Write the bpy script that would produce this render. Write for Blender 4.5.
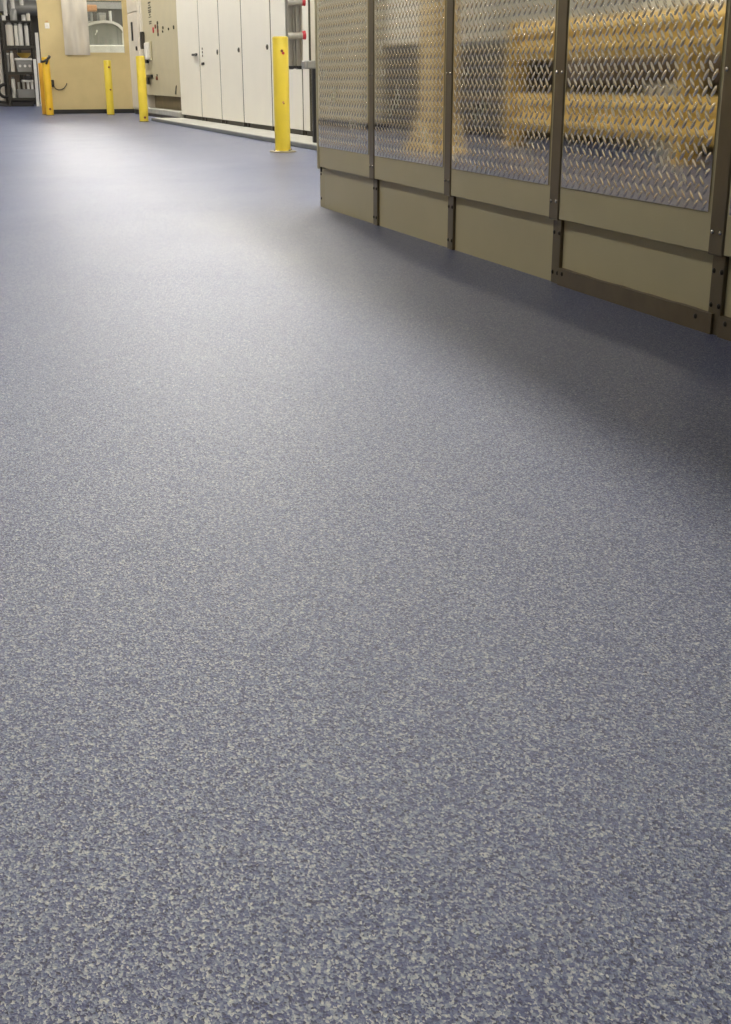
import bpy, bmesh, math, random
from mathutils import Vector, Matrix

# ------------------------------------------------------------------ reset
for o in list(bpy.data.objects):
    bpy.data.objects.remove(o, do_unlink=True)
scene = bpy.context.scene
C = scene.collection
random.seed(7)
R = math.radians

# ------------------------------------------------------------------ camera
YAW, PITCH, ROLL, CAM_H, F_PX = R(18.445), R(19.494), R(-0.203), 0.65, 1221.1
cam_data = bpy.data.cameras.new('camera')
cam_data.sensor_fit = 'VERTICAL'
cam_data.sensor_height = 24.0
cam_data.lens = F_PX / 1024.0 * 24.0
cam_data.clip_start = 0.02
cam_data.clip_end = 200
cam = bpy.data.objects.new('camera', cam_data)
C.objects.link(cam)
fwd = Vector((math.sin(YAW) * math.cos(PITCH), math.cos(YAW) * math.cos(PITCH), -math.sin(PITCH)))
rt = Vector((math.cos(YAW), -math.sin(YAW), 0))
up = rt.cross(fwd)
r2 = rt * math.cos(ROLL) + up * math.sin(ROLL)
u2 = -rt * math.sin(ROLL) + up * math.cos(ROLL)
m3 = Matrix((r2, u2, -fwd)).transposed()
cam.matrix_world = Matrix.Translation((0, 0, CAM_H)) @ m3.to_4x4()
scene.camera = cam

# ------------------------------------------------------------------ world, exposure
world = bpy.data.worlds.new('world')
scene.world = world
world.use_nodes = True
world.node_tree.nodes['Background'].inputs[0].default_value = (0.75, 0.78, 0.85, 1)
world.node_tree.nodes['Background'].inputs[1].default_value = 0.05
LAMP = 74.0                      # radiance of the ceiling lamps' diffusers
vs = scene.view_settings
vs.view_transform = 'Standard'
vs.look = 'None'
vs.gamma = 1.0
vs.use_curve_mapping = False
vs.exposure = 0.03


# ------------------------------------------------------------------ materials
def lin(c):
    out = []
    for v in c:
        v /= 255.0
        out.append(v / 12.92 if v <= 0.04045 else ((v + 0.055) / 1.055) ** 2.4)
    return (*out, 1.0)


def mat(name, rgb, rough=0.5, metal=0.0, vary=0.06, scale=6.0, bump=0.0, bscale=80.0, coat=0.0, trans=0.0,
        stretch=(1, 1, 1), spec=0.5, rvar=0.05):
    m = bpy.data.materials.new(name)
    m.use_nodes = True
    nt = m.node_tree
    b = nt.nodes['Principled BSDF']
    tc = nt.nodes.new('ShaderNodeTexCoord')
    mp = nt.nodes.new('ShaderNodeMapping')
    mp.inputs['Scale'].default_value = stretch
    nt.links.new(tc.outputs['Object'], mp.inputs['Vector'])
    nz = nt.nodes.new('ShaderNodeTexNoise')
    nz.inputs['Scale'].default_value = scale
    nz.inputs['Detail'].default_value = 5
    nt.links.new(mp.outputs['Vector'], nz.inputs['Vector'])
    rp = nt.nodes.new('ShaderNodeValToRGB')
    c = lin(rgb)
    rp.color_ramp.elements[0].position = 0.3
    rp.color_ramp.elements[1].position = 0.7
    rp.color_ramp.elements[0].color = (*[max(0, v * (1 - vary)) for v in c[:3]], 1)
    rp.color_ramp.elements[1].color = (*[min(1, v * (1 + vary)) for v in c[:3]], 1)
    nt.links.new(nz.outputs['Fac'], rp.inputs['Fac'])
    nt.links.new(rp.outputs['Color'], b.inputs['Base Color'])
    mr = nt.nodes.new('ShaderNodeMapRange')
    mr.inputs['To Min'].default_value = max(0.02, rough - rvar)
    mr.inputs['To Max'].default_value = min(1, rough + rvar)
    nt.links.new(nz.outputs['Fac'], mr.inputs['Value'])
    nt.links.new(mr.outputs['Result'], b.inputs['Roughness'])
    b.inputs['Metallic'].default_value = metal
    b.inputs['Coat Weight'].default_value = coat
    b.inputs['Transmission Weight'].default_value = trans
    b.inputs['Specular IOR Level'].default_value = spec
    if bump:
        n2 = nt.nodes.new('ShaderNodeTexNoise')
        n2.inputs['Scale'].default_value = bscale
        nt.links.new(mp.outputs['Vector'], n2.inputs['Vector'])
        bp = nt.nodes.new('ShaderNodeBump')
        bp.inputs['Strength'].default_value = bump
        bp.inputs['Distance'].default_value = 0.01
        nt.links.new(n2.outputs['Fac'], bp.inputs['Height'])
        nt.links.new(bp.outputs['Normal'], b.inputs['Normal'])
    return m


def floor_material():
    m = bpy.data.materials.new('speckled_blue_floor')
    m.use_nodes = True
    nt = m.node_tree
    b = nt.nodes['Principled BSDF']
    N = nt.nodes.new
    L = nt.links.new
    tc = N('ShaderNodeTexCoord')
    # colour quartz grains, a few millimetres each
    warp = N('ShaderNodeTexNoise'); warp.inputs['Scale'].default_value = 320; warp.inputs['Detail'].default_value = 2
    mp = N('ShaderNodeMapping'); mp.inputs['Scale'].default_value = (1.0, 0.72, 1.0)
    L(tc.outputs['Object'], mp.inputs['Vector'])
    L(mp.outputs['Vector'], warp.inputs['Vector'])
    wadd = N('ShaderNodeMixRGB'); wadd.blend_type = 'LINEAR_LIGHT'; wadd.inputs['Fac'].default_value = 0.0022
    L(mp.outputs['Vector'], wadd.inputs[1]); L(warp.outputs['Color'], wadd.inputs[2])
    vo = N('ShaderNodeTexVoronoi'); vo.inputs['Scale'].default_value = 520
    L(wadd.outputs['Color'], vo.inputs['Vector'])
    sep = N('ShaderNodeSeparateColor'); L(vo.outputs['Color'], sep.inputs['Color'])
    nz = N('ShaderNodeTexNoise'); nz.inputs['Scale'].default_value = 150; nz.inputs['Detail'].default_value = 3
    L(tc.outputs['Object'], nz.inputs['Vector'])
    mixv = N('ShaderNodeMath'); mixv.operation = 'MULTIPLY_ADD'
    mixv.inputs[1].default_value = 0.62
    nzs = N('ShaderNodeMath'); nzs.operation = 'MULTIPLY'; nzs.inputs[1].default_value = 0.38
    L(nz.outputs['Fac'], nzs.inputs[0])
    L(sep.outputs['Red'], mixv.inputs[0]); L(nzs.outputs['Value'], mixv.inputs[2])
    rp = N('ShaderNodeValToRGB')
    cr = rp.color_ramp
    cr.elements[0].position = 0.16; cr.elements[0].color = lin((6, 14, 50))
    cr.elements[1].position = 0.85; cr.elements[1].color = lin((158, 161, 164))
    e = cr.elements.new(0.34); e.color = lin((16, 33, 92))
    e = cr.elements.new(0.5); e.color = lin((40, 59, 110))
    e = cr.elements.new(0.66); e.color = lin((86, 98, 124))
    L(mixv.outputs['Value'], rp.inputs['Fac'])
    # slow, faint clouds of wear
    big = N('ShaderNodeTexNoise'); big.inputs['Scale'].default_value = 1.3; big.inputs['Detail'].default_value = 4
    L(tc.outputs['Object'], big.inputs['Vector'])
    bm_ = N('ShaderNodeMapRange'); bm_.inputs['To Min'].default_value = 0.93; bm_.inputs['To Max'].default_value = 1.07
    L(big.outputs['Fac'], bm_.inputs['Value'])
    mul = N('ShaderNodeMixRGB'); mul.blend_type = 'MULTIPLY'; mul.inputs['Fac'].default_value = 1
    L(rp.outputs['Color'], mul.inputs[1]); L(bm_.outputs['Result'], mul.inputs[2])
    L(mul.outputs['Color'], b.inputs['Base Color'])
    rr = N('ShaderNodeMapRange'); rr.inputs['To Min'].default_value = FLOOR_ROUGH - 0.04; rr.inputs['To Max'].default_value = FLOOR_ROUGH + 0.06
    L(big.outputs['Fac'], rr.inputs['Value'])
    L(rr.outputs['Result'], b.inputs['Roughness'])
    # every grain has a gloss of its own: dull binder to bright quartz
    sp = N('ShaderNodeMapRange'); sp.inputs['From Min'].default_value = 0.2; sp.inputs['From Max'].default_value = 0.8
    sp.inputs['To Min'].default_value = 0.35; sp.inputs['To Max'].default_value = 1.25
    L(mixv.outputs['Value'], sp.inputs['Value'])
    L(sp.outputs['Result'], b.inputs['Specular IOR Level'])
    bp = N('ShaderNodeBump'); bp.inputs['Strength'].default_value = 0.45; bp.inputs['Distance'].default_value = 0.0014
    L(vo.outputs['Distance'], bp.inputs['Height'])
    L(bp.outputs['Normal'], b.inputs['Normal'])
    return m


FLOOR_ROUGH = 0.31
M = {
    'floor': floor_material(),
    'wall': mat('painted_wall', (205, 203, 195), 0.7),
    'ceiling': mat('ceiling_paint', (196, 196, 190), 0.8),
    'panel': mat('khaki_enamel', (172, 163, 130), 0.42, vary=0.05, scale=3, spec=0.4),
    'kick': mat('khaki_kick', (172, 162, 128), 0.5, vary=0.08, scale=5),
    'post': mat('brown_steel', (104, 94, 74), 0.36, metal=0.55, vary=0.12, scale=9),
    'channel': mat('brown_channel', (98, 86, 66), 0.4, metal=0.35, vary=0.15, scale=12),
    'screw': mat('screw_dark', (48, 44, 38), 0.4, metal=0.6),
    'bolt': mat('bolt_zinc', (190, 186, 176), 0.25, metal=1.0),
    'plate': mat('polished_plate', (205, 200, 186), 0.05, metal=1.0, vary=0.05, scale=4, bump=0.01, bscale=6, rvar=0.015),
    'lug': mat('lug_metal', (205, 200, 186), 0.26, metal=1.0),
    'white': mat('white_enamel', (230, 225, 211), 0.4, vary=0.02, scale=3),
    'cream': mat('cream_enamel', (216, 207, 190), 0.42, vary=0.03, scale=3),
    'grey_wall': mat('grey_wall_cabinet', (186, 180, 160), 0.45),
    'grey_beige': mat('grey_beige_enamel', (187, 177, 146), 0.45, vary=0.05, scale=3),
    'recess': mat('recess_paint', (128, 112, 80), 0.6, vary=0.15, scale=5),
    'tan': mat('tan_laminate', (197, 177, 126), 0.5, vary=0.04, scale=4),
    'black': mat('black_plastic', (26, 24, 22), 0.45),
    'dark': mat('dark_steel', (62, 58, 50), 0.45, metal=0.4, vary=0.15),
    'grey': mat('grey_metal', (150, 148, 142), 0.38, metal=0.4),
    'concrete': mat('curb_concrete', (160, 158, 148), 0.6, vary=0.12, scale=7, bump=0.1),
    'curb_face': mat('curb_edge_rubber', (96, 98, 96), 0.6, vary=0.15, scale=9),
    'yellow': mat('safety_yellow', (220, 194, 58), 0.36, vary=0.05, scale=5, coat=0.2),
    'orange_yellow': mat('worn_yellow', (222, 176, 40), 0.4, vary=0.08, scale=5),
    'flange': mat('flange_steel', (172, 160, 132), 0.4, metal=0.5),
    'red': mat('red_cap', (190, 40, 52), 0.4),
    'rust': mat('rust_mark', (120, 62, 40), 0.7),
    'ink': mat('ink_mark', (72, 68, 52), 0.7),
    'alu': mat('brushed_aluminium', (178, 174, 162), 0.34, metal=0.75, vary=0.08, scale=8, stretch=(6, 6, 0.6)),
    'sheet': mat('hazy_plastic_sheet', (196, 188, 172), 0.4, metal=0.3, vary=0.12, scale=2.2, stretch=(3, 3, 0.7)),
    'hood_grey': mat('hood_grey', (150, 150, 142), 0.25, vary=0.08, scale=3),
    'orange': mat('orange_paint', (196, 140, 92), 0.5),
    'shelf_white': mat('bright_white', (228, 224, 214), 0.35),
    'olive': mat('olive_yellow', (150, 140, 52), 0.4),
    'gold': mat('gold_brass', (176, 146, 60), 0.35, metal=0.4),
    'backdrop': mat('backdrop_dark', (70, 66, 58), 0.6),
    'gap_shade': mat('gap_shade', (58, 52, 40), 0.6, vary=0.2),  # shade of the gap under the white cabinets, as a dark colour
    'rail_yellow': mat('rail_yellow', (206, 172, 88), 0.45),
    'column': mat('column_tan', (196, 172, 124), 0.5),
    'machine_dark': mat('machine_dark', (54, 50, 46), 0.5),
    'machine_brown': mat('machine_brown', (104, 88, 72), 0.55),
}


def glass_material():
    m = bpy.data.materials.new('window_glass')
    m.use_nodes = True
    nt = m.node_tree
    b = nt.nodes['Principled BSDF']
    out = nt.nodes['Material Output']
    tc = nt.nodes.new('ShaderNodeTexCoord')
    nz = nt.nodes.new('ShaderNodeTexNoise'); nz.inputs['Scale'].default_value = 2
    nt.links.new(tc.outputs['Object'], nz.inputs['Vector'])
    mr = nt.nodes.new('ShaderNodeMapRange'); mr.inputs['To Min'].default_value = 0.02; mr.inputs['To Max'].default_value = 0.06
    nt.links.new(nz.outputs['Fac'], mr.inputs['Value'])
    b.inputs['Base Color'].default_value = (0.9, 0.93, 0.92, 1)
    b.inputs['Metallic'].default_value = 1.0
    nt.links.new(mr.outputs['Result'], b.inputs['Roughness'])
    tr = nt.nodes.new('ShaderNodeBsdfTransparent'); tr.inputs[0].default_value = (0.93, 0.95, 0.94, 1)
    mx = nt.nodes.new('ShaderNodeMixShader'); mx.inputs[0].default_value = 0.06
    nt.links.new(tr.outputs[0], mx.inputs[1]); nt.links.new(b.outputs[0], mx.inputs[2])
    nt.links.new(mx.outputs[0], out.inputs['Surface'])
    return m


def lamp_material(s):
    m = bpy.data.materials.new('lamp_diffuser')
    m.use_nodes = True
    nt = m.node_tree
    b = nt.nodes['Principled BSDF']
    tc = nt.nodes.new('ShaderNodeTexCoord')
    nz = nt.nodes.new('ShaderNodeTexNoise'); nz.inputs['Scale'].default_value = 30
    nt.links.new(tc.outputs['Object'], nz.inputs['Vector'])
    mr = nt.nodes.new('ShaderNodeMapRange'); mr.inputs['To Min'].default_value = s * 0.97; mr.inputs['To Max'].default_value = s * 1.03
    nt.links.new(nz.outputs['Fac'], mr.inputs['Value'])
    b.inputs['Emission Color'].default_value = (1.0, 0.965, 0.90, 1)
    nt.links.new(mr.outputs['Result'], b.inputs['Emission Strength'])
    return m


M['glass'] = glass_material()
M['lamp'] = lamp_material(LAMP)


# ------------------------------------------------------------------ mesh helpers
class MB:
    def __init__(self):
        self.bm = bmesh.new()

    def box(self, x0, x1, y0, y1, z0, z1, bevel=0.0, seg=1):
        g = bmesh.ops.create_cube(self.bm, size=1)
        vs_ = g['verts']
        for v in vs_:
            v.co = Vector(((x0 + x1) / 2 + v.co.x * (x1 - x0), (y0 + y1) / 2 + v.co.y * (y1 - y0), (z0 + z1) / 2 + v.co.z * (z1 - z0)))
        if bevel:
            ed = set(e for v in vs_ for e in v.link_edges)
            bmesh.ops.bevel(self.bm, geom=list(ed), offset=bevel, segments=seg, affect='EDGES', profile=0.5)
        return self

    def cyl(self, a, b, r, n=16, r2=None, cap=True):
        a, b = Vector(a), Vector(b)
        d = b - a
        rot = d.to_track_quat('Z', 'Y').to_matrix().to_4x4()
        mtx = Matrix.Translation((a + b) / 2) @ rot
        bmesh.ops.create_cone(self.bm, cap_ends=cap, segments=n, radius1=r, radius2=r if r2 is None else r2, depth=d.length, matrix=mtx)
        return self

    def lathe(self, prof, n=24, centre=(0, 0, 0)):
        c = Vector(centre)
        rings = []
        for r, z in prof:
            if r < 1e-6:
                rings.append([self.bm.verts.new(c + Vector((0, 0, z)))])
            else:
                rings.append([self.bm.verts.new(c + Vector((r * math.cos(2 * math.pi * i / n), r * math.sin(2 * math.pi * i / n), z))) for i in range(n)])
        for A, B in zip(rings, rings[1:]):
            for i in range(n):
                j = (i + 1) % n
                if len(A) == 1 and len(B) == 1:
                    continue
                if len(A) == 1:
                    self.bm.faces.new((A[0], B[j], B[i]))
                elif len(B) == 1:
                    self.bm.faces.new((A[i], A[j], B[0]))
                else:
                    self.bm.faces.new((A[i], A[j], B[j], B[i]))
        return self

    def tube(self, pts, r, n=8):
        pts = [Vector(p) for p in pts]
        rings = []
        for i, p in enumerate(pts):
            d = (pts[min(i + 1, len(pts) - 1)] - pts[max(i - 1, 0)]).normalized()
            ref = Vector((0, 0, 1)) if abs(d.z) < 0.9 else Vector((1, 0, 0))
            u = d.cross(ref).normalized()
            v = d.cross(u)
            rings.append([self.bm.verts.new(p + u * r * math.cos(2 * math.pi * k / n) + v * r * math.sin(2 * math.pi * k / n)) for k in range(n)])
        for A, B in zip(rings, rings[1:]):
            for k in range(n):
                self.bm.faces.new((A[k], A[(k + 1) % n], B[(k + 1) % n], B[k]))
        self.bm.faces.new(rings[0][::-1])
        self.bm.faces.new(rings[-1])
        return self

    def prism(self, poly, axis, a0, a1):
        """poly: 2-D outline, extruded along axis from a0 to a1"""
        def P(p, a):
            if axis == 'x':
                return Vector((a, p[0], p[1]))
            if axis == 'y':
                return Vector((p[0], a, p[1]))
            return Vector((p[0], p[1], a))
        A = [self.bm.verts.new(P(p, a0)) for p in poly]
        B = [self.bm.verts.new(P(p, a1)) for p in poly]
        n = len(poly)
        self.bm.faces.new(A[::-1])
        self.bm.faces.new(B)
        for i in range(n):
            self.bm.faces.new((A[i], A[(i + 1) % n], B[(i + 1) % n], B[i]))
        return self

    def sphere(self, c, r, scale=(1, 1, 1), u=12, v=8):
        mtx = Matrix.Translation(c) @ Matrix.Diagonal((*scale, 1))
        bmesh.ops.create_uvsphere(self.bm, u_segments=u, v_segments=v, radius=r, matrix=mtx)
        return self

    def mesh(self, name, material, smooth=False):
        bmesh.ops.recalc_face_normals(self.bm, faces=self.bm.faces)
        me = bpy.data.meshes.new(name)
        self.bm.to_mesh(me)
        self.bm.free()
        me.materials.append(material)
        if smooth:
            me.shade_smooth()
            me.set_sharp_from_angle(angle=R(38))
        return me

    def build(self, name, material, parent=None, smooth=False):
        o = bpy.data.objects.new(name, self.mesh(name, material, smooth))
        C.objects.link(o)
        if parent:
            attach(o, parent)
        return o


def attach(o, parent):
    o.parent = parent
    # geometry is written in world coordinates: cancel the parent's placement
    o.matrix_parent_inverse = world_of(parent).inverted()


def world_of(o):
    m = o.matrix_basis.copy()
    if o.parent:
        m = world_of(o.parent) @ o.matrix_parent_inverse @ m
    return m


def share(mesh, name, parent, loc):
    """another piece of the same mesh, parented, at a world location"""
    o = bpy.data.objects.new(name, mesh)
    C.objects.link(o)
    o.location = loc
    if parent:
        attach(o, parent)
    return o


def tag(o, label, cat, group=None):
    o['label'] = label
    o['category'] = cat
    if group:
        o['group'] = group
    return o


def thing(name, label, cat, loc=(0, 0, 0), group=None):
    o = bpy.data.objects.new(name, None)
    C.objects.link(o)
    o.location = loc
    o.empty_display_size = 0.1
    return tag(o, label, cat, group)


def structure(o):
    o['kind'] = 'structure'
    return o


# ------------------------------------------------------------------ room shell
X0, X1, Y0, Y1, ZC = -7.0, 9.0, -5.0, 46.0, 4.6
structure(MB().box(X0, X1, Y0, Y1, -0.1, 0).build('floor', M['floor']))['label'] = 'blue and grey speckled seamless epoxy floor'
structure(MB().box(X0, X1, Y0, Y1, ZC, ZC + 0.1).build('ceiling', M['ceiling']))
structure(MB().box(X0 - 0.1, X0, Y0, Y1, 0, ZC).build('wall_left', M['wall']))
structure(MB().box(X1, X1 + 0.1, Y0, Y1, 0, ZC).build('wall_right', M['wall']))
structure(MB().box(X0, X1, Y1, Y1 + 0.1, 0, ZC).build('wall_back', M['wall']))
structure(MB().box(X0, X1, Y0 - 0.1, Y0, 0, ZC).build('wall_front', M['wall']))

# ceiling lamps: long fluorescent troffers in rows along the aisle
house_me = MB().box(-0.17, 0.17, -0.66, 0.66, 0.012, 0.09, 0.008).mesh('housing', M['shelf_white'])
diff_me = MB().box(-0.15, 0.15, -0.62, 0.62, 0.0, 0.016).mesh('diffuser', M['lamp'])
for row, (lx, ys) in enumerate(((2.75, [3.4 + 2.6 * k for k in range(9)] + [27.4, 30.6]), (-1.7, [4.2 + 4.0 * k for k in range(9)]), (6.4, [4.0 + 3 * k for k in range(14)]))):
    for ly in ys:
        t = thing('ceiling_lamp', ['bright fluorescent troffer on the ceiling above the aisle',
                                   'bright fluorescent troffer on the ceiling above the guard rail side',
                                   'bright fluorescent troffer on the ceiling behind the cabinets'][row], 'lamp', (lx, ly, ZC - 0.09),
                  ['lamps above the aisle', 'lamps above the machines', 'lamps behind the cabinets'][row])
        share(house_me, 'housing', t, (lx, ly, ZC - 0.09))
        share(diff_me, 'diffuser', t, (lx, ly, ZC - 0.09))

# ------------------------------------------------------------------ partition with diamond plate
DP = 1.900                 # front of the upper panels
PITCHY = 0.932
B = [2.785 + PITCHY * k for k in range(-2, 4)]      # post centres .. 5.581
END = 6.475
PTOP = 2.1
part = thing('partition', 'khaki partition clad in polished diamond plate between brown steel posts', 'partition', (DP, 4.0, 0))


def lug_mesh(width, height):
    """raised lens-shaped lugs, slanting left in one row and right in the next"""
    bm = bmesh.new()
    s = 0.0408
    L_, W_, Hh = 0.0190, 0.0072, 0.0020
    n = 8
    prof = []
    for k in range(n):
        a = 2 * math.pi * k / n
        prof.append((math.cos(a), math.sin(a)))
    nj = int(height / s)
    ni = int(width / s)
    u0 = (width - ni * s) / 2
    v0 = 0.0
    for odd in (0, 1):
        ang = R(48) if odd else R(-48)
        ca, sa = math.cos(ang), math.sin(ang)
        for i in range(ni):
            for j in range(nj):
                cu = u0 + (i + 0.25 + 0.5 * odd) * s
                cv = v0 + (j + 0.25 + 0.5 * odd) * s
                rings = []
                for k_, h in ((1.0, 0.0), (0.62, Hh * 0.75)):
                    ring = []
                    for a, b in prof:
                        du, dv = a * L_ * k_, b * W_ * k_
                        ring.append(bm.verts.new((-h, cu + du * ca - dv * sa, cv + du * sa + dv * ca)))
                    rings.append(ring)
                p1 = bm.verts.new((-Hh, cu, cv))
                A, B_ = rings
                for k in range(n):
                    q = (k + 1) % n
                    bm.faces.new((A[k], A[q], B_[q], B_[k]))
                    bm.faces.new((B_[k], B_[q], p1))
    bmesh.ops.recalc_face_normals(bm, faces=bm.faces)
    me = bpy.data.meshes.new('tread_lugs')
    bm.to_mesh(me)
    bm.free()
    me.materials.append(M['lug'])
    me.shade_smooth()
    return me


PW = PITCHY - 0.094         # plate width
Z_PLATE = 0.320
plate_me = MB().box(-0.004, 0.0, 0, PW, 0, PTOP - Z_PLATE - 0.02).mesh('diamond_plate', M['plate'])
lugs_me = lug_mesh(PW, PTOP - Z_PLATE - 0.03)
panel_me = MB().box(0, 0.03, 0, PITCHY - 0.066, 0, PTOP - 0.216, 0.002).mesh('upper_panel', M['panel'])
kick_me = MB().box(0, 0.02, 0, PITCHY, 0.0, 0.225, 0.002).mesh('kick_panel', M['kick'])
post_me = MB().box(0, 0.045, -0.033, 0.033, 0.212, PTOP, 0.003).mesh('post', M['post'])
kpost_me = MB().box(0, 0.02, -0.029, 0.029, 0.0, 0.216, 0.002).mesh('kick_post', M['post'])
screw_me = MB().sphere((0, 0, 0), 0.0075, (0.6, 1, 1), 10, 6).mesh('screw', M['screw'], True)
rivet_me = MB().sphere((0, 0, 0), 0.0062, (0.6, 1, 1), 10, 6).mesh('rivet', M['bolt'], True)
edges = B + [END + 0.033]
for k in range(len(B)):
    y0, y1 = edges[k] + 0.033, edges[k + 1] - 0.033
    if k == len(B) - 1:      # the last panel ends at the free edge
        MB().box(DP, DP + 0.03, y0, END - 0.012, 0.216, PTOP, 0.002).build('upper_panel', M['panel'], part)
        w = END - 0.034 - (y0 + 0.012)
        pl = MB().box(DP - 0.004, DP, y0 + 0.012, y0 + 0.012 + w, Z_PLATE, PTOP - 0.02).build('diamond_plate', M['plate'], part)
        lg = share(lug_mesh(w, PTOP - Z_PLATE - 0.03), 'tread_lugs', pl, (DP - 0.004, y0 + 0.012, Z_PLATE + 0.003))
        MB().box(DP + 0.035, DP + 0.055, edges[k], END + 0.085, 0, 0.225, 0.002).build('kick_panel', M['kick'], part)
    else:
        share(panel_me, 'upper_panel', part, (DP, y0, 0.216))
        pl = share(plate_me, 'diamond_plate', part, (DP, y0 + 0.014, Z_PLATE))
        lg = share(lugs_me, 'tread_lugs', pl, (DP - 0.004, y0 + 0.014, Z_PLATE + 0.003))
        share(kick_me, 'kick_panel', part, (DP + 0.035, edges[k] + 0.04, 0))
    lg['kind'] = 'stuff'
for k, y in enumerate(B):
    p = share(post_me, 'post', part, (DP - 0.004, y, 0))
    for z in (0.272, 0.672, 1.4):
        for dy in (-0.018, 0.018):
            share(rivet_me, 'rivet', p, (DP - 0.005, y + dy, z))
    yk = y + 0.012
    kp = share(kpost_me, 'kick_post', part, (DP + 0.019, yk, 0))
    for z in (0.168, 0.036 if k > 2 else 0.078):
        for dy in (-0.022, 0.022):
            share(screw_me, 'screw', kp, (DP + 0.019, yk + dy * 0.8, z))
        for dy in (-0.05, 0.05):
            share(screw_me, 'screw', kp, (DP + 0.035, yk + dy, z - 0.003))
for z in (0.172, 0.045):
    share(screw_me, 'screw', part, (DP + 0.035, END + 0.06, z))
# end trim of the upper panels, ragged brown channel along the foot of the nearer bays
MB().box(DP - 0.006, DP + 0.04, END - 0.030, END, 0.205, PTOP, 0.003).build('end_trim', M['panel'], part)
MB().box(DP + 0.004, DP + 0.012, END - 0.034, END - 0.030, 0.19, PTOP).build('end_seam', M['screw'], part)
for k in (0, 1, 2):
    y0, y1 = B[k] + 0.012, B[k + 1] - 0.022
    poly = [(y0, 0.0), (y1, 0.0), (y1, 0.056)]
    nseg = 16
    for i in range(1, nseg):
        poly.append((y1 + (y0 - y1) * i / nseg, 0.055 + random.uniform(-0.0022, 0.0022)))
    poly.append((y0, 0.056))
    ch = MB().prism(poly, 'x', DP + 0.012, DP + 0.036).build('foot_channel', M['channel'], part)
    share(screw_me, 'screw', ch, (DP + 0.012, y0 + 0.075, 0.037))
    share(screw_me, 'screw', ch, (DP + 0.012, y1 - 0.03, 0.04))
MB().box(DP + 0.03, DP + 0.075, B[0], END - 0.02, 0.0, PTOP - 0.01).build('core', M['panel'], part)
MB().box(DP - 0.006, DP + 0.08, B[0] - 0.03, END, PTOP, PTOP + 0.04, 0.004).build('top_rail', M['post'], part)


# ------------------------------------------------------------------ bollards
def bollard(x, y, label, material, flange, marks, h=1.033, r=0.074):
    t = thing('bollard', label, 'bollard', (x, y, 0))
    MB().lathe([(r, 0.004), (r, h - 0.018), (r * 0.97, h - 0.012)], 28, (x, y, 0)).build('tube', material, t, True)
    MB().lathe([(0, h), (r * 0.8, h - 0.001), (r * 0.96, h - 0.006), (r * 1.012, h - 0.018), (r * 1.012, h - 0.034), (r * 0.9, h - 0.034), (0, h - 0.03)], 28, (x, y, 0)).build('cap', material, t, True)
    if flange:
        bp = MB().lathe([(0, 0), (0.128, 0), (0.128, 0.010), (0.122, 0.014), (r, 0.014), (0, 0.014)], 28, (x, y, 0)).build('base_plate', M['flange'], t, True)
        for a in range(4):
            an = R(25 + 90 * a)
            px, py = x + 0.1 * math.cos(an), y + 0.1 * math.sin(an)
            MB().cyl((px, py, 0.012), (px, py, 0.026), 0.011, 6).build('anchor_bolt', M['bolt'], bp)
    else:
        MB().lathe([(r * 1.06, 0), (r * 1.06, 0.008), (r, 0.012)], 24, (x, y, 0)).build('foot_seal', M['channel'], t, True)
    for z, an, sz, mm in marks:
        d = Vector((math.cos(an), math.sin(an), 0))
        c = Vector((x, y, z)) + d * r
        MB().cyl(c - d * 0.004, c + d * 0.004, sz, 10).build('hole_plug', M[mm], t)
    return t


toward = R(-105)
b1 = bollard(3.115, 11.80, 'tall yellow bollard on a round steel flange in front of the hanging ladder', M['yellow'], True,
             [(0.905, toward + 0.18, 0.013, 'rust'), (0.885, toward + 0.34, 0.013, 'red'), (0.452, toward + 0.2, 0.010, 'orange'), (0.44, toward + 0.27, 0.006, 'rust')])
bollard(3.285, 21.45, 'yellow bollard in front of the narrow cream locker and switch cabinet', M['yellow'], False, [(0.07, toward + 0.35, 0.02, 'rust')])
bollard(3.33, 26.04, 'slim yellow bollard standing before the tan booth below its window', M['yellow'], False,
        [(0.90, toward + 0.5, 0.02, 'rust'), (0.48, toward + 0.5, 0.018, 'rust')])
bl = bollard(2.166, 26.30, 'yellow bollard with a black strap round its top at the booth corner', M['orange_yellow'], False, h=1.09, marks=[(0.12, toward + 0.3, 0.022, 'rust')])
# black strap lying askew over the cap
pts = []
for i in range(15):
    a = R(180 + 15 * i)
    pts.append((2.166 + 0.083 * math.cos(a), 26.30 + 0.083 * math.sin(a), 1.055 + 0.05 * math.cos(a - 0.5)))
MB().tube(pts, 0.022, 8).build('strap', M['black'], bl, True)
MB().tube([(2.21, 26.22, 1.08), (2.19, 26.20, 1.02), (2.165, 26.205, 0.96)], 0.020, 8).build('strap_tail', M['black'], bl, True)
bollard(2.13, 26.85, 'orange-yellow bollard half hidden behind the strapped one', mat('old_orange_yellow', (212, 156, 36), 0.45), False, [], h=0.99)

# ------------------------------------------------------------------ curb and white cabinets
XC = 3.93
curb = thing('curb', 'low pale concrete curb running along the foot of the white cabinets', 'curb', (3.7, 17, 0))
MB().prism([(3.53, 0.0), (4.6, 0.0), (4.6, 0.055), (3.50, 0.055), (3.49, 0.05), (3.51, 0.02)], 'y', 9.0, 21.56).build('top_slab', M['concrete'], curb)
MB().box(3.485, 3.53, 9.0, 21.95, 0.0, 0.046, 0.006).build('edge_strip', M['curb_face'], curb)

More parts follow.
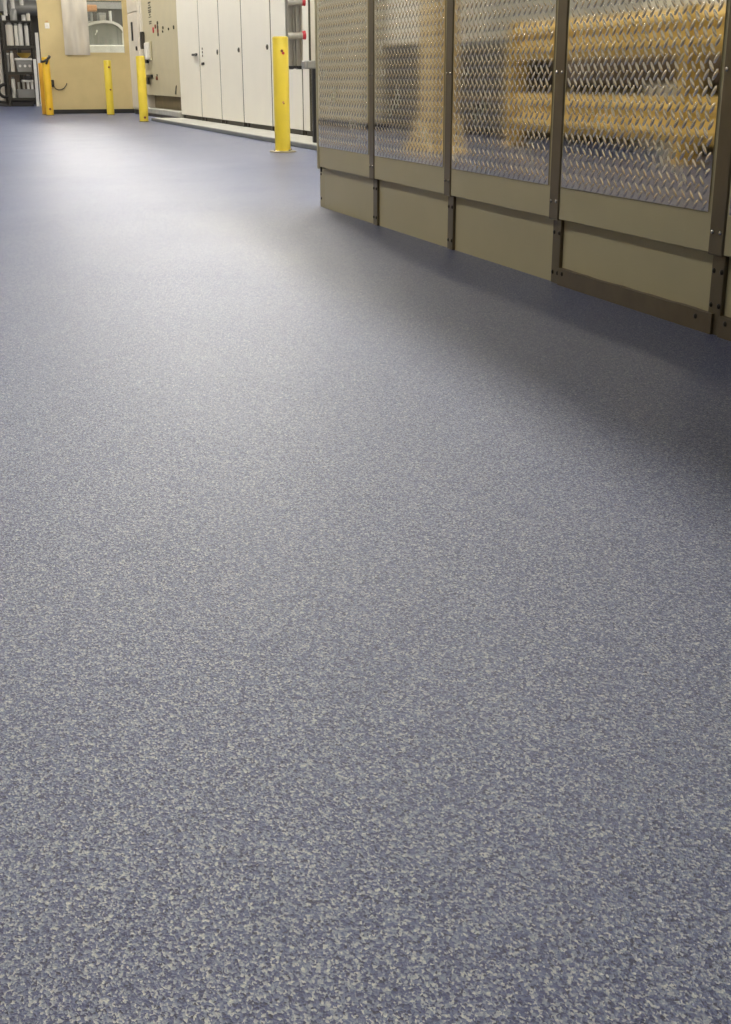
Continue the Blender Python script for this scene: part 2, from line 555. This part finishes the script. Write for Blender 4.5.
cab_spec = [  # y0, y1, label
    (19.755, 21.52, 'white cabinet with a black lever handle beside the grey-beige switch cabinet'),
    (18.305, 19.735, 'white cabinet with two small black latches next to the lever-handled one'),
    (16.905, 18.285, 'white cabinet, second from the tall flanged bollard, with one round knob'),
    (15.36, 16.885, 'white cabinet just beyond the tall flanged bollard with one round knob'),
    (13.97, 15.34, 'white cabinet hidden partly by the tall flanged bollard'),
    (13.68, 13.955, 'narrow white filler cabinet beside the hanging ladder'),
    (11.9, 13.42, 'white cabinet with its front half behind the diamond plate partition'),
]
CH = 2.35
for k, (y0, y1, lab) in enumerate(cab_spec):
    t = thing('white_cabinet', lab, 'cabinet', (XC + 0.25, (y0 + y1) / 2, 0.055), 'white cabinets along the curb')
    MB().box(XC + 0.022, XC + 0.55, y0, y1, 0.115, CH, 0.004).build('body', M['white'], t)
    d = MB().box(XC, XC + 0.02, y0 + 0.018, y1 - 0.018, 0.112, CH - 0.01, 0.005).build('door', M['white'], t)
    MB().box(XC + 0.035, XC + 0.5, y0 + 0.02, y1 - 0.02, 0.055, 0.115).build('plinth', M['gap_shade'], t)  # plinth coloured dark to stand for the shaded gap under the body
    for yy in (y0 + 0.12, y1 - 0.12):
        if y1 - y0 > 0.5:
            MB().box(XC + 0.02, XC + 0.05, yy - 0.05, yy + 0.05, 0.055, 0.115, 0.004).build('foot', M['dark'], t)
    MB().box(XC + 0.006, XC + 0.0225, y0 - 0.006, y0 + 0.018, 0.116, CH - 0.012).build('door_gap_shade', M['ink'], t)  # dark strip added as the shade in the seam between doors
    if k == 0:
        hd = MB().cyl((XC, y0 + 0.22, 1.025), (XC - 0.02, y0 + 0.22, 1.025), 0.022, 12).build('door_handle', M['black'], d)
        MB().box(XC - 0.032, XC - 0.016, y0 + 0.06, y0 + 0.46, 1.010, 1.042, 0.004).build('lever', M['black'], hd)
    elif k == 1:
        MB().box(XC - 0.012, XC, y1 - 0.34, y1 - 0.16, 0.87, 0.905, 0.003).build('latch', M['black'], d)
        for z in (1.0, 1.05, 1.1):
            MB().cyl((XC, y1 - 0.24, z), (XC - 0.008, y1 - 0.24, z), 0.016, 10).build('key_screw', M['dark'], d)
        kb = MB().cyl((XC, y0 + 0.1, 1.03), (XC - 0.012, y0 + 0.1, 1.03), 0.034, 14).build('knob', M['ink'], d)
    elif k in (2, 3):
        kb = MB().cyl((XC, y0 + 0.13, 1.03), (XC - 0.014, y0 + 0.13, 1.03), 0.030, 14).build('knob', M['ink'], d)
        MB().cyl((XC - 0.012, y0 + 0.13, 1.03), (XC - 0.02, y0 + 0.13, 1.03), 0.018, 10).build('key_lock', M['screw'], kb)

# dark post with a grey bracket beside the ladder
t = thing('bracket_post', 'thin black post with a grey bracket beside the hanging ladder', 'post', (3.59, 12.32, 0.055))
MB().box(3.573, 3.615, 12.30, 12.36, 0.055, 0.76, 0.004).build('post', M['black'], t)
MB().box(3.483, 3.64, 12.28, 12.40, 0.752, 0.828, 0.008).build('bracket', M['grey'], t)
MB().box(3.52, 3.60, 12.274, 12.28, 0.765, 0.815).build('bracket_face', M['alu'], t)
MB().box(3.64, XC - 0.002, 12.32, 12.36, 0.77, 0.81).build('stay', M['dark'], t)

# folded aluminium ladder with red-capped rung tubes, hung on the cabinet
t = thing('ladder', 'grey aluminium ladder with red-capped rungs hung on the white cabinet', 'ladder', (3.54, 12.85, 0.76))
for x0, x1 in ((3.462, 3.534), (3.544, 3.616)):
    rl = MB()
    rl.box(x0, x0 + 0.014, 12.80, 12.90, 0.775, 2.3, 0.003)
    rl.box(x1 - 0.014, x1, 12.80, 12.90, 0.775, 2.3, 0.003)
    rl.box(x0, x1, 12.84, 12.852, 0.775, 2.3)
    rl = rl.build('rail', M['alu'], t)
    MB().prism([(x0 - 0.004, 0.785), (x1 + 0.004, 0.785), (x1 + 0.004, 0.765), ((x0 + x1) / 2, 0.752), (x0 - 0.004, 0.765)], 'y', 12.795, 12.905).build('rail_foot', M['black'], rl)
for z in (1.072, 1.386, 1.70, 2.014):
    ru = MB().cyl((3.45, 12.765, z - 0.008), (3.60, 12.765, z + 0.004), 0.033, 18).build('rung', M['alu'], t, True)
    MB().cyl((3.60, 12.765, z + 0.004), (3.632, 12.765, z + 0.006), 0.037, 18, 0.044).build('rung_cap', M['red'], ru, True)
MB().box(3.60, XC - 0.002, 12.86, 12.89, 1.9, 1.94, 0.004).build('hook', M['dark'], t)
MB().box(3.531, 3.547, 12.85, 12.87, 0.78, 2.25).build('rail_gap_shade', M['dark'], t)  # dark bar standing in for the shaded gap between the rails

# ------------------------------------------------------------------ grey-beige switch cabinet
XE = 3.95
t = thing('switch_cabinet', 'tall grey-beige electrical switch cabinet with levers, over a dark recess', 'cabinet', (XE + 0.3, 23.6, 0))
MB().box(XE + 0.02, XE + 0.6, 21.6, 25.5, 0.385, 2.6, 0.006).build('body', M['grey_beige'], t)
dr = MB().box(XE, XE + 0.02, 21.62, 25.28, 0.385, 2.58, 0.006).build('door', M['grey_beige'], t)
MB().box(XE - 0.02, XE + 0.5, 25.29, 25.5, 0.12, 2.6, 0.006).build('side_frame', M['cream'], t)
MB().box(XE + 0.16, XE + 0.55, 21.6, 25.3, 0.15, 0.385).build('recess_panel', M['recess'], t)
MB().box(XE - 0.04, XE + 0.55, 21.57, 25.6, 0.055, 0.15, 0.01).build('plinth', M['concrete'], t)
MB().box(XE - 0.02, XE + 0.5, 21.6, 25.6, 0.0, 0.055).build('painted_plinth_shadow', M['black'], t)  # black block drawn in place of the shadow below the plinth
h = MB().box(XE - 0.07, XE, 25.10, 25.24, 1.22, 1.53, 0.01).build('grip', M['dark'], dr)
h = MB().box(XE - 0.035, XE, 24.30, 24.62, 1.0, 1.34, 0.01).build('lever_housing', M['grey_beige'], dr)
MB().box(XE - 0.10, XE - 0.03, 24.40, 24.62, 1.02, 1.32, 0.018, 2).build('lever', M['shelf_white'], h)
MB().box(XE - 0.05, XE, 24.72, 24.92, 0.96, 1.11, 0.008).build('black_switch', M['black'], dr)
th = MB().box(XE - 0.05, XE, 24.36, 24.86, 0.70, 0.755, 0.008).build('turn_handle', M['black'], dr)
MB().box(XE - 0.06, XE - 0.02, 24.68, 24.84, 0.58, 0.72, 0.01).build('handle_tail', M['black'], th)
MB().cyl((XE, 23.87, 0.69), (XE - 0.03, 23.87, 0.69), 0.035, 10).build('lock', M['rust'], dr)
MB().cyl((XE, 23.85, 0.74), (XE - 0.02, 23.85, 0.74), 0.02, 10).build('lock', M['ink'], dr)
MB().prism([(21.93, 0.57), (21.99, 0.55), (22.10, 0.43), (22.02, 0.42)], 'x', XE - 0.012, XE).build('scrape_plate', M['ink'], dr)
for y, z, r_, mm in ((24.0, 1.52, 0.05, 'red'), (23.75, 1.57, 0.035, 'rust'), (23.5, 1.62, 0.03, 'ink'), (23.5, 1.55, 0.035, 'ink'), (23.5, 1.49, 0.04, 'rust'),
                     (23.5, 1.43, 0.03, 'ink'), (22.95, 1.52, 0.025, 'ink'), (22.4, 1.48, 0.02, 'ink'), (21.9, 1.49, 0.03, 'ink'), (23.0, 1.46, 0.018, 'ink')):
    MB().cyl((XE, y, z), (XE - 0.018, y, z), r_, 12).build('pilot_button', M[mm], dr)
# worn stencil lettering set on end, too worn to read: bars of ink
for z, w, hh in ((1.985, 0.30, 0.03), (1.945, 0.2, 0.022), (1.90, 0.34, 0.03), (1.862, 0.34, 0.022), (1.825, 0.30, 0.03), (1.78, 0.16, 0.03), (1.745, 0.30, 0.018), (1.665, 0.3, 0.022), (1.632, 0.26, 0.022)):
    MB().box(XE - 0.002, XE, 24.33 - w / 2, 24.33 + w / 2, z, z + hh).build('stencil_mark', M['ink'], dr)

# narrow cream locker
t = thing('locker', 'narrow cream locker with a black slot handle beside the tan booth', 'locker', (4.2, 26.1, 0))
MB().box(3.93, 4.4, 25.62, 26.95, 0.09, 2.6, 0.006).build('body', M['cream'], t)
d1 = MB().box(3.91, 3.93, 25.64, 26.93, 0.12, 1.91, 0.005).build('door', M['cream'], t)
MB().box(3.91, 3.93, 25.64, 26.93, 1.93, 2.58, 0.005).build('upper_door', M['cream'], t)
MB().box(3.895, 3.91, 26.28, 26.44, 1.40, 1.75, 0.006).build('slot_handle', M['black'], d1)
MB().cyl((3.91, 25.88, 1.25), (3.885, 25.88, 1.25), 0.04, 10).build('knob', M['screw'], d1)
MB().box(3.94, 4.38, 25.64, 26.93, 0.0, 0.09).build('plinth', M['black'], t)

# ------------------------------------------------------------------ tan booth
YB = 27.4
t = thing('booth', 'tan panelled booth front with a half covered window and black base strip', 'booth', (3.1, YB, 0))
BX0, BX1, BZ = 2.18, 4.06, 2.9
WX0, WX1, WZ0, WZ1 = 2.70, 3.90, 1.18, 2.22
# front wall as a ring of four pieces round the opening, one mesh
fw = MB()
fw.box(BX0, WX0, YB, YB + 0.08, 0.085, BZ)
fw.box(WX1, BX1, YB, YB + 0.08, 0.085, BZ)
fw.box(WX0, WX1, YB, YB + 0.08, 0.085, WZ0)
fw.box(WX0, WX1, YB, YB + 0.08, WZ1, BZ)
fw.build('front_wall', M['tan'], t)
MB().box(BX1 - 0.08, BX1, YB + 0.08, YB + 0.35, 0.085, BZ).build('side_wall', M['tan'], t)
MB().box(BX0 + 0.01, BX1, YB + 0.006, YB + 0.075, 0.0, 0.085).build('base_strip', M['black'], t)
wf = MB()
for a in ((WX0 - 0.02, WX0 + 0.02, WZ0 - 0.02, WZ1 + 0.02), (WX1 - 0.02, WX1 + 0.02, WZ0 - 0.02, WZ1 + 0.02), (WX0, WX1, WZ0 - 0.02, WZ0 + 0.02), (WX0, WX1, WZ1 - 0.02, WZ1 + 0.02)):
    wf.box(a[0], a[1], YB - 0.012, YB + 0.03, a[2], a[3])
wfo = wf.build('window_frame', M['tan'], t)
MB().box(WX0 + 0.02, WX1 - 0.02, YB + 0.01, YB + 0.016, WZ0 + 0.02, WZ1 - 0.02).build('pane', M['glass'], wfo)
# light switch
sw = MB().box(2.30, 2.39, YB - 0.014, YB, 1.655, 1.76, 0.005).build('switch_plate', M['shelf_white'], t)
MB().box(2.335, 2.355, YB - 0.024, YB - 0.012, 1.69, 1.725, 0.003).build('toggle', M['cream'], sw)
MB().box(2.32, 2.37, YB - 0.01, YB, 1.78, 1.80).build('label_strip', M['orange'], t)
# plug with a drooping cord
pg = MB().box(2.325, 2.385, YB - 0.06, YB, 0.53, 0.67, 0.01).build('plug', M['black'], t)
MB().tube([(2.375, YB - 0.03, 0.55), (2.41, YB - 0.03, 0.495), (2.46, YB - 0.03, 0.472), (2.52, YB - 0.03, 0.476), (2.58, YB - 0.025, 0.505), (2.63, YB - 0.015, 0.565), (2.645, YB - 0.004, 0.60)], 0.010, 8).build('cord', M['ink'], pg, True)

# hazy sheet hung over the left half of the window (gently rippled)
bm = bmesh.new()
nx, nz_ = 14, 10
grid = []
for side in (0, 1):
    g = []
    for i in range(nx + 1):
        col = []
        for j in range(nz_ + 1):
            x = 2.655 + (3.165 - 2.655) * i / nx
            z = 1.150 + (2.35 - 1.150) * j / nz_
            y = YB - 0.035 - 0.012 * math.sin(i * 0.9 + j * 0.25) - 0.006 * math.sin(j * 1.1) - (0.006 if side else 0)
            col.append(bm.verts.new((x, y, z)))
        g.append(col)
    grid.append(g)
for i in range(nx):
    for j in range(nz_):
        bm.faces.new((grid[0][i][j], grid[0][i + 1][j], grid[0][i + 1][j + 1], grid[0][i][j + 1]))
        bm.faces.new((grid[1][i][j], grid[1][i][j + 1], grid[1][i + 1][j + 1], grid[1][i + 1][j]))
for i in range(nx):
    for j in (0, nz_):
        bm.faces.new((grid[0][i][j], grid[0][i + 1][j], grid[1][i + 1][j], grid[1][i][j]))
for j in range(nz_):
    for i in (0, nx):
        bm.faces.new((grid[0][i][j], grid[0][i][j + 1], grid[1][i][j + 1], grid[1][i][j]))
s_ = MB()
s_.bm.free()
s_.bm = bm
tag(s_.build('cover_sheet', M['sheet'], None, True), 'hazy silver grey sheet hung over one half of the booth window', 'sheet')

# machine with an arched hood behind the window
t = thing('hooded_machine', 'white machine with an arched grey hood seen through the booth window', 'machine', (3.62, 28.8, 0))
MB().box(3.12, 4.12, 28.3, 29.4, 0.0, 1.37, 0.02).build('base', M['shelf_white'], t)
top = [(3.16, 1.74), (3.30, 1.80), (3.45, 1.845), (3.62, 1.865), (3.80, 1.85), (3.93, 1.80), (4.02, 1.72), (4.07, 1.60)]
hd = MB().prism([(3.155, 1.37)] + top + [(4.07, 1.37)], 'y', 28.42, 29.3).build('hood', M['hood_grey'], t)
inner = [(x - (0.03 if x > 3.9 else 0.0), z - 0.05) for x, z in top]
MB().prism(top + inner[::-1], 'y', 28.36, 28.44).build('hood_rim', M['shelf_white'], hd)
MB().box(3.985, 4.07, 28.36, 28.44, 1.37, 1.62, 0.006).build('hood_edge', M['shelf_white'], hd)
MB().box(3.46, 3.50, 28.40, 28.425, 1.36, 1.74).build('hood_seam', M['grey'], hd)
MB().tube([(3.42, 28.39, 1.58), (3.45, 28.385, 1.63), (3.46, 28.39, 1.67)], 0.016, 8).build('handle', M['shelf_white'], hd, True)
t = thing('pipe_stand', 'white upright pipe behind the arched hood in the booth', 'pipe', (3.93, 29.8, 0))
MB().cyl((3.95, 29.8, 0), (3.95, 29.8, 2.12), 0.03, 12).build('pipe', M['shelf_white'], t, True)
MB().cyl((3.95, 29.8, 0), (3.95, 29.8, 0.02), 0.12, 16).build('base', M['grey'], t, True)
t = thing('equipment_tower', 'grey equipment tower standing behind the arched hood in the booth', 'machine', (3.8, 30.3, 0))
MB().box(3.74, 3.90, 30.15, 30.5, 0, 2.10, 0.01).build('body', M['grey'], t)
MB().box(3.76, 3.88, 30.14, 30.15, 1.7, 2.05).build('door', M['alu'], t)
t = thing('robot_arm', 'orange-topped machine arm behind the booth window', 'machine', (3.45, 29.8, 0))
MB().box(3.40, 3.75, 29.65, 29.95, 0, 1.9, 0.02).build('pedestal', M['alu'], t)
MB().cyl((3.53, 29.8, 1.9), (3.53, 29.8, 2.15), 0.03, 12).build('mast', M['grey'], t, True)
MB().box(3.44, 3.66, 29.7, 29.9, 2.10, 2.24, 0.02).build('head', M['orange'], t)
t = thing('backdrop_unit', 'dark grey machine enclosure at the back of the booth', 'machine', (3.6, 31.9, 0))
MB().box(2.9, 4.9, 31.6, 32.2, 0, 2.55, 0.02).build('body', M['backdrop'], t)
MB().box(2.9, 4.9, 31.57, 31.6, 2.25, 2.40, 0.006).build('grey_beam', M['grey'], t)

# ------------------------------------------------------------------ storage rack beyond the booth
YR = 36.0
k_ = YR / 37.0
t = thing('storage_rack', 'dark steel storage rack full of parts beyond the tan booth', 'rack', (2.33, YR, 0))
RX0, RX1 = 1.93, 2.68
for x in (RX0, RX1):
    for y in (YR, YR + 0.7):
        MB().box(x - 0.03, x + 0.03, y - 0.03, y + 0.03, 0.0, 2.15, 0.004).build('upright', M['dark'], t)
for z in (0.20, 0.86, 1.52):
    sh = MB().box(RX0, RX1, YR - 0.02, YR + 0.72, z - 0.03, z, 0.004).build('shelf', M['dark'], t)
    MB().box(RX0, RX1, YR - 0.035, YR - 0.02, z - 0.05, z + 0.02).build('shelf_lip', M['dark'], sh)
MB().box(RX0, RX1, YR - 0.03, YR + 0.72, 2.13, 2.16, 0.004).build('shelf', M['dark'], t)
MB().box(RX0 + 0.05, RX1 - 0.12, YR + 0.05, YR + 0.65, 0.0, 0.15, 0.01).build('bottom_tray', M['machine_dark'], t)


def jar(x, y, z, r, h, name, label, cat, m1, m2=None, group=None):
    q = thing(name, label, cat, (x, y, z), group)
    MB().lathe([(0, 0), (r, 0), (r, h * 0.86), (r * 0.9, h * 0.9), (0, h * 0.9)], 16, (x, y, z)).build('body', M[m1], q, True)
    MB().lathe([(0, h), (r * 0.7, h), (r * 0.72, h * 0.89), (0, h * 0.89)], 16, (x, y, z)).build('lid', M[m2 or m1], q, True)
    return q


# top shelf: long white cylinders standing on end
for x, r_, h_, mm, lab in ((2.10, 0.095, 0.60, 'cream', 'wide cream tube standing on the top rack shelf'),
                           (2.27, 0.05, 0.58, 'white', 'slim white tube between wider ones on the top rack shelf'),
                           (2.385, 0.055, 0.62, 'shelf_white', 'bright white tube, tallest on the top rack shelf'),
                           (2.54, 0.05, 0.58, 'shelf_white', 'bright white tube by the rack upright on the top shelf')):
    jar(x, YR + 0.15, 1.52, r_, h_, 'standing_tube', lab, 'tube', mm, 'grey')
jar(2.30, YR + 0.42, 1.52, 0.09, 0.5, 'standing_tube', 'dark tube at the back of the top rack shelf', 'tube', 'machine_dark')
for x, r_, h_, mm, lab in ((1.99, 0.05, 0.14, 'shelf_white', 'small white jar on top of the rack by the dark machine'),
                           (2.24, 0.09, 0.30, 'grey', 'round grey pot on top of the rack'),
                           (2.50, 0.055, 0.16, 'shelf_white', 'small white jar beside the round grey pot on the rack'),
                           (2.62, 0.05, 0.2, 'cream', 'small cream jar on top of the rack next to the booth')):
    jar(x, YR + 0.15, 2.16, r_, h_, 'jar', lab, 'jar', mm, 'grey')
# middle shelf
q = thing('parts_bin', 'pale parts bin on the middle rack shelf under the brass bowl', 'bin', (2.45, YR + 0.2, 0.86))
MB().prism([(2.22, 0.86), (2.58, 0.86), (2.61, 1.17), (2.20, 1.17)], 'y', YR + 0.08, YR + 0.45).build('tub', M['grey'], q)
MB().box(2.18, 2.62, YR + 0.04, YR + 0.48, 1.17, 1.23, 0.01).build('rim', M['shelf_white'], q)
for dx in (0, 0.13, 0.25):
    MB().cyl((2.29 + dx, YR + 0.08, 1.03), (2.29 + dx, YR + 0.06, 1.03), 0.035, 12).build('eyelet', M['shelf_white'], q)
q = MB().lathe([(0, 0), (0.08, 0), (0.17, 0.07), (0.19, 0.13), (0.17, 0.125), (0.07, 0.04), (0, 0.035)], 20, (2.43, YR + 0.25, 1.23)).build('brass_bowl', M['gold'], None, True)
tag(q, 'brass yellow bowl on the rim of the pale parts bin', 'bowl')
jar(2.10, YR + 0.12, 0.86, 0.05, 0.55, 'canister', 'tall pale canister beside the parts bin on the middle shelf', 'canister', 'cream', 'grey')
jar(2.01, YR + 0.3, 0.86, 0.05, 0.5, 'canister', 'grey canister against the rack upright on the middle shelf', 'canister', 'grey', 'white')
# bottom shelf
q = thing('valve_block', 'pale valve block with round fittings on the bottom rack shelf', 'machine part', (2.4, YR + 0.2, 0.2))
MB().box(2.16, 2.62, YR + 0.06, YR + 0.4, 0.2, 0.44, 0.02).build('block', M['grey'], q)
MB().box(2.30, 2.60, YR + 0.03, YR + 0.44, 0.62, 0.68, 0.01).build('plate', M['shelf_white'], q)
for x in (2.22, 2.34, 2.46, 2.56):
    MB().cyl((x, YR + 0.16, 0.44), (x, YR + 0.16, 0.62), 0.035, 12).build('fitting', M['alu' if x < 2.4 else 'shelf_white'], q, True)
q = thing('coil', 'small dark coil in front of the valve block on the rack', 'coil', (2.5, YR + 0.0, 0.2))
MB().lathe([(0.05, 0), (0.11, 0), (0.12, 0.05), (0.11, 0.1), (0.05, 0.1), (0.05, 0)], 18, (2.48, YR + 0.02 + 0.08, 0.68)).build('winding', M['machine_dark'], q, True)
MB().cyl((2.48, YR + 0.10, 0.68), (2.48, YR + 0.10, 0.83), 0.04, 12).build('core', M['shelf_white'], q, True)
jar(2.08, YR + 0.2, 0.2, 0.05, 0.56, 'canister', 'tall pale canister on the bottom shelf by the rack upright', 'canister', 'white', 'grey')
# tall white profiles leaning between rack and booth
for x, z1, lab in ((2.77, 1.86, 'longer white profile leaning at the rack next to the booth'), (2.66, 1.2, 'shorter white profile leaning at the rack next to the booth')):
    tag(MB().prism([(x - 0.04, 0.0), (x + 0.04, 0.0), (x + 0.05, z1), (x - 0.03, z1)], 'y', YR - 0.12, YR - 0.06).build('leaning_profile', M['shelf_white'], None), lab, 'profile')

# pale cabinet left of the rack, cables on the floor before it
t = thing('pale_cabinet', 'pale grey tall cabinet standing beside the storage rack', 'cabinet', (1.5, 36.8, 0))
MB().box(0.9, 1.86, 36.5, 37.2, 0.12, 2.2, 0.01).build('body', M['cream'], t)
d = MB().box(0.92, 1.85, 36.48, 36.5, 0.14, 2.18, 0.006).build('door', M['cream'], t)
MB().box(1.72, 1.82, 36.46, 36.48, 2.0, 2.1, 0.004).build('vent', M['dark'], d)
MB().box(0.9, 1.86, 36.52, 37.2, 0.0, 0.12).build('plinth', M['dark'], t)
q = MB()
for i in range(5):
    pts = [(1.45 + 0.11 * k + random.uniform(-0.03, 0.03), 36.2 + 0.06 * i + random.uniform(-0.05, 0.05), 0.03 + 0.035 * (i % 3) + 0.02 * math.sin(k)) for k in range(5)]
    q.tube(pts, 0.035, 8)
tag(q.build('cable_bundle', M['machine_dark'], None, True), 'dark bundle of thick cables on the floor before the pale cabinet', 'cable')
q = MB()
q.lathe([(0.16, 0.0), (0.20, 0.04), (0.16, 0.08), (0.12, 0.04), (0.16, 0.0)], 18, (0, 0, 0))
o = q.build('hose_coil', M['machine_dark'], None, True)
o.rotation_euler = (R(90), 0, 0)
o.location = (1.84, 36.12, 0.40)
tag(o, 'round dark hose coil hanging on the rack upright', 'hose')

# machinery above and behind the rack
t = thing('overhead_tank', 'grey horizontal tank above the storage rack', 'tank', (2.7, 38.5, 0))
MB().cyl((2.3, 38.4, 2.60), (3.7, 38.4, 2.60), 0.20, 24).build('shell', M['grey'], t, True)
MB().sphere((2.3, 38.4, 2.60), 0.20, (0.4, 1, 1), 20, 12).build('end_cap', M['grey'], t, True)
for x in (2.45, 3.3):
    MB().box(x - 0.05, x + 0.05, 38.3, 38.5, 0, 2.42).build('leg', M['dark'], t)
t = thing('process_machine', 'large dark process machine standing behind the storage rack', 'machine', (2.4, 40, 0))
MB().box(1.0, 3.8, 39.4, 40.6, 0, 2.55, 0.03).build('body', M['machine_dark'], t)
MB().box(1.9, 3.6, 39.36, 39.4, 0.4, 1.5, 0.01).build('service_panel', M['machine_brown'], t)
for x, z0, z1, lab in ((2.13, 2.35, 3.2, 'white bent pipe hanging lowest above the rack, next to the olive dome'),
                       (2.34, 2.45, 3.25, 'white bent pipe in the middle of three above the rack'),
                       (2.58, 2.62, 3.3, 'white bent pipe hanging shortest above the rack, over the tank')):
    y_ = 37.6
    tag(MB().cyl((x, y_, z0), (x, y_, z1), 0.05, 12).cyl((x, y_, z1), (x, 39.9, z1 + 0.05), 0.05, 12).build('duct_pipe', M['shelf_white'], None, True), lab, 'pipe', 'white pipes above the rack')
t = thing('beacon_dome', 'olive yellow dome cover on the dark machine above the pale cabinet', 'cover', (1.78, 38.6, 2.45))
MB().lathe([(0, 0.22), (0.12, 0.20), (0.22, 0.12), (0.27, 0.0), (0, 0.0)], 20, (1.77, 38.4, 2.42)).build('dome', M['olive'], t, True)
MB().lathe([(0, -0.02), (0.30, -0.02), (0.30, 0.01), (0, 0.01)], 20, (1.77, 38.4, 2.42)).build('brim', M['olive'], t, True)
MB().box(1.5, 2.05, 38.2, 38.7, 0, 2.40, 0.02).build('stand', M['machine_dark'], t)

# ------------------------------------------------------------------ the other side of the aisle (mirrored in the diamond plate)
t = thing('guard_rail', 'yellow double corrugated guard rail across the aisle, mirrored in the diamond plate', 'guard rail', (-1.9, 8.5, 0))
GX = -1.92


def wbeam(z0, z1, y0, y1):
    n = 5
    front, back = [], []
    steps = 24
    for i in range(steps + 1):
        u = i / steps
        d = 0.030 * math.cos(u * 2 * math.pi * 2)
        front.append((GX + 0.05 - d, z0 + (z1 - z0) * u))
        back.append((GX + 0.04 - d, z0 + (z1 - z0) * u))
    return MB().prism(front + back[::-1], 'y', y0, y1)


for z0, z1 in ((0.83, 1.18), (0.16, 0.52)):
    wbeam(z0, z1, 3.0, 12.25).build('beam', M['rail_yellow'], t, True)
for y in (12.15, 8.93, 5.7, 3.2):
    p = MB().box(GX - 0.07, GX + 0.0, y - 0.07, y + 0.07, 0.02, 1.2, 0.006).build('post', M['rail_yellow'], t)
    MB().box(GX + 0.0, GX + 0.09, y - 0.05, y + 0.05, 0.02, 1.19, 0.006).build('post_face', M['rail_yellow'], p)
    MB().box(GX - 0.14, GX + 0.1, y - 0.13, y + 0.13, 0.0, 0.02, 0.004).build('base_plate', M['rail_yellow'], p)

t = thing('flared_column', 'tan column with a flared foot mirrored in the diamond plate', 'column', (-0.62, 11.2, 0))
MB().box(-0.80, -0.56, 11.0, 11.42, 0.0, ZC - 0.02, 0.01).build('shaft', M['column'], t)
MB().prism([(10.86, 0.0), (11.78, 0.0), (11.5, 0.16), (11.42, 0.30), (11.0, 0.30), (10.95, 0.1)], 'x', -0.84, -0.53).build('foot', M['column'], t)

t = thing('packing_machine', 'dark machine behind the guard rail mirrored in the diamond plate', 'machine', (-2.9, 11.5, 0))
MB().box(-3.9, -2.35, 12.9, 15.1, 0.06, 1.02, 0.03).build('body', M['machine_dark'], t)
MB().box(-3.9, -2.33, 12.9, 15.1, 0.40, 0.47, 0.01).build('band', M['machine_brown'], t)
MB().box(-3.85, -2.45, 13.0, 15.0, 1.02, 1.07, 0.01).build('top_plate', M['dark'], t)
for y in (13.2, 14.8):
    MB().box(-3.8, -2.5, y - 0.08, y + 0.08, 0, 0.06).build('skid', M['dark'], t)
t = thing('conveyor', 'brown and black conveyor frame behind the yellow rail mirrored in the plate', 'conveyor', (-2.9, 8, 0))
MB().box(-3.4, -2.5, 2.5, 12.4, 0.60, 0.95, 0.02).build('bed', M['machine_brown'], t)
MB().box(-3.3, -2.6, 2.5, 12.4, 0.95, 0.97).build('belt', M['machine_dark'], t)
for y in (3, 5.3, 7.6, 9.9, 12.1):
    MB().box(-3.35, -2.52, y - 0.06, y + 0.06, 0, 0.60).build('leg', M['dark'], t)

t = thing('control_console', 'white topped console with a dark grey front mirrored beside the column', 'console', (-2.4, 15.8, 0))
MB().box(-2.9, -2.0, 15.25, 16.5, 0.06, 1.08, 0.02).build('lower_body', M['machine_dark'], t)
MB().box(-2.9, -2.0, 15.25, 16.4, 1.08, 2.0, 0.02).build('upper_body', M['shelf_white'], t)
MB().box(-2.85, -2.05, 15.3, 16.45, 0, 0.06).build('plinth', M['black'], t)

for k in range(4):
    y0 = 16.7 + 3.6 * k
    t = thing('wall_cabinet', 'long grey-beige cabinet across the aisle mirrored in the diamond plate', 'cabinet', (-2.1, y0 + 1.7, 0), 'grey-beige cabinets across the aisle')
    MB().box(-2.6, -1.78, y0, y0 + 3.55, 0.08, 1.9, 0.01).build('body', M['grey_wall'], t)
    for j in range(3):
        MB().box(-1.78, -1.76, y0 + 0.02 + 1.18 * j, y0 + 1.17 + 1.18 * j, 0.1, 1.88, 0.004).build('door', M['grey_wall'], t)
    MB().box(-2.55, -1.82, y0 + 0.02, y0 + 3.53, 0, 0.08).build('plinth', M['black'], t)
t = thing('white_wall_unit', 'tall white storage unit standing behind the guard rail', 'cabinet', (-4.6, 9, 0))
for k in range(6):
    y0 = 1.0 + 2.2 * k
    MB().box(-5.2, -4.5, y0, y0 + 2.18, 0.05, 2.6, 0.01).build('bay', M['white'], t)
MB().box(-5.15, -4.55, 1.05, 14.1, 0.0, 0.05).build('plinth', M['black'], t)
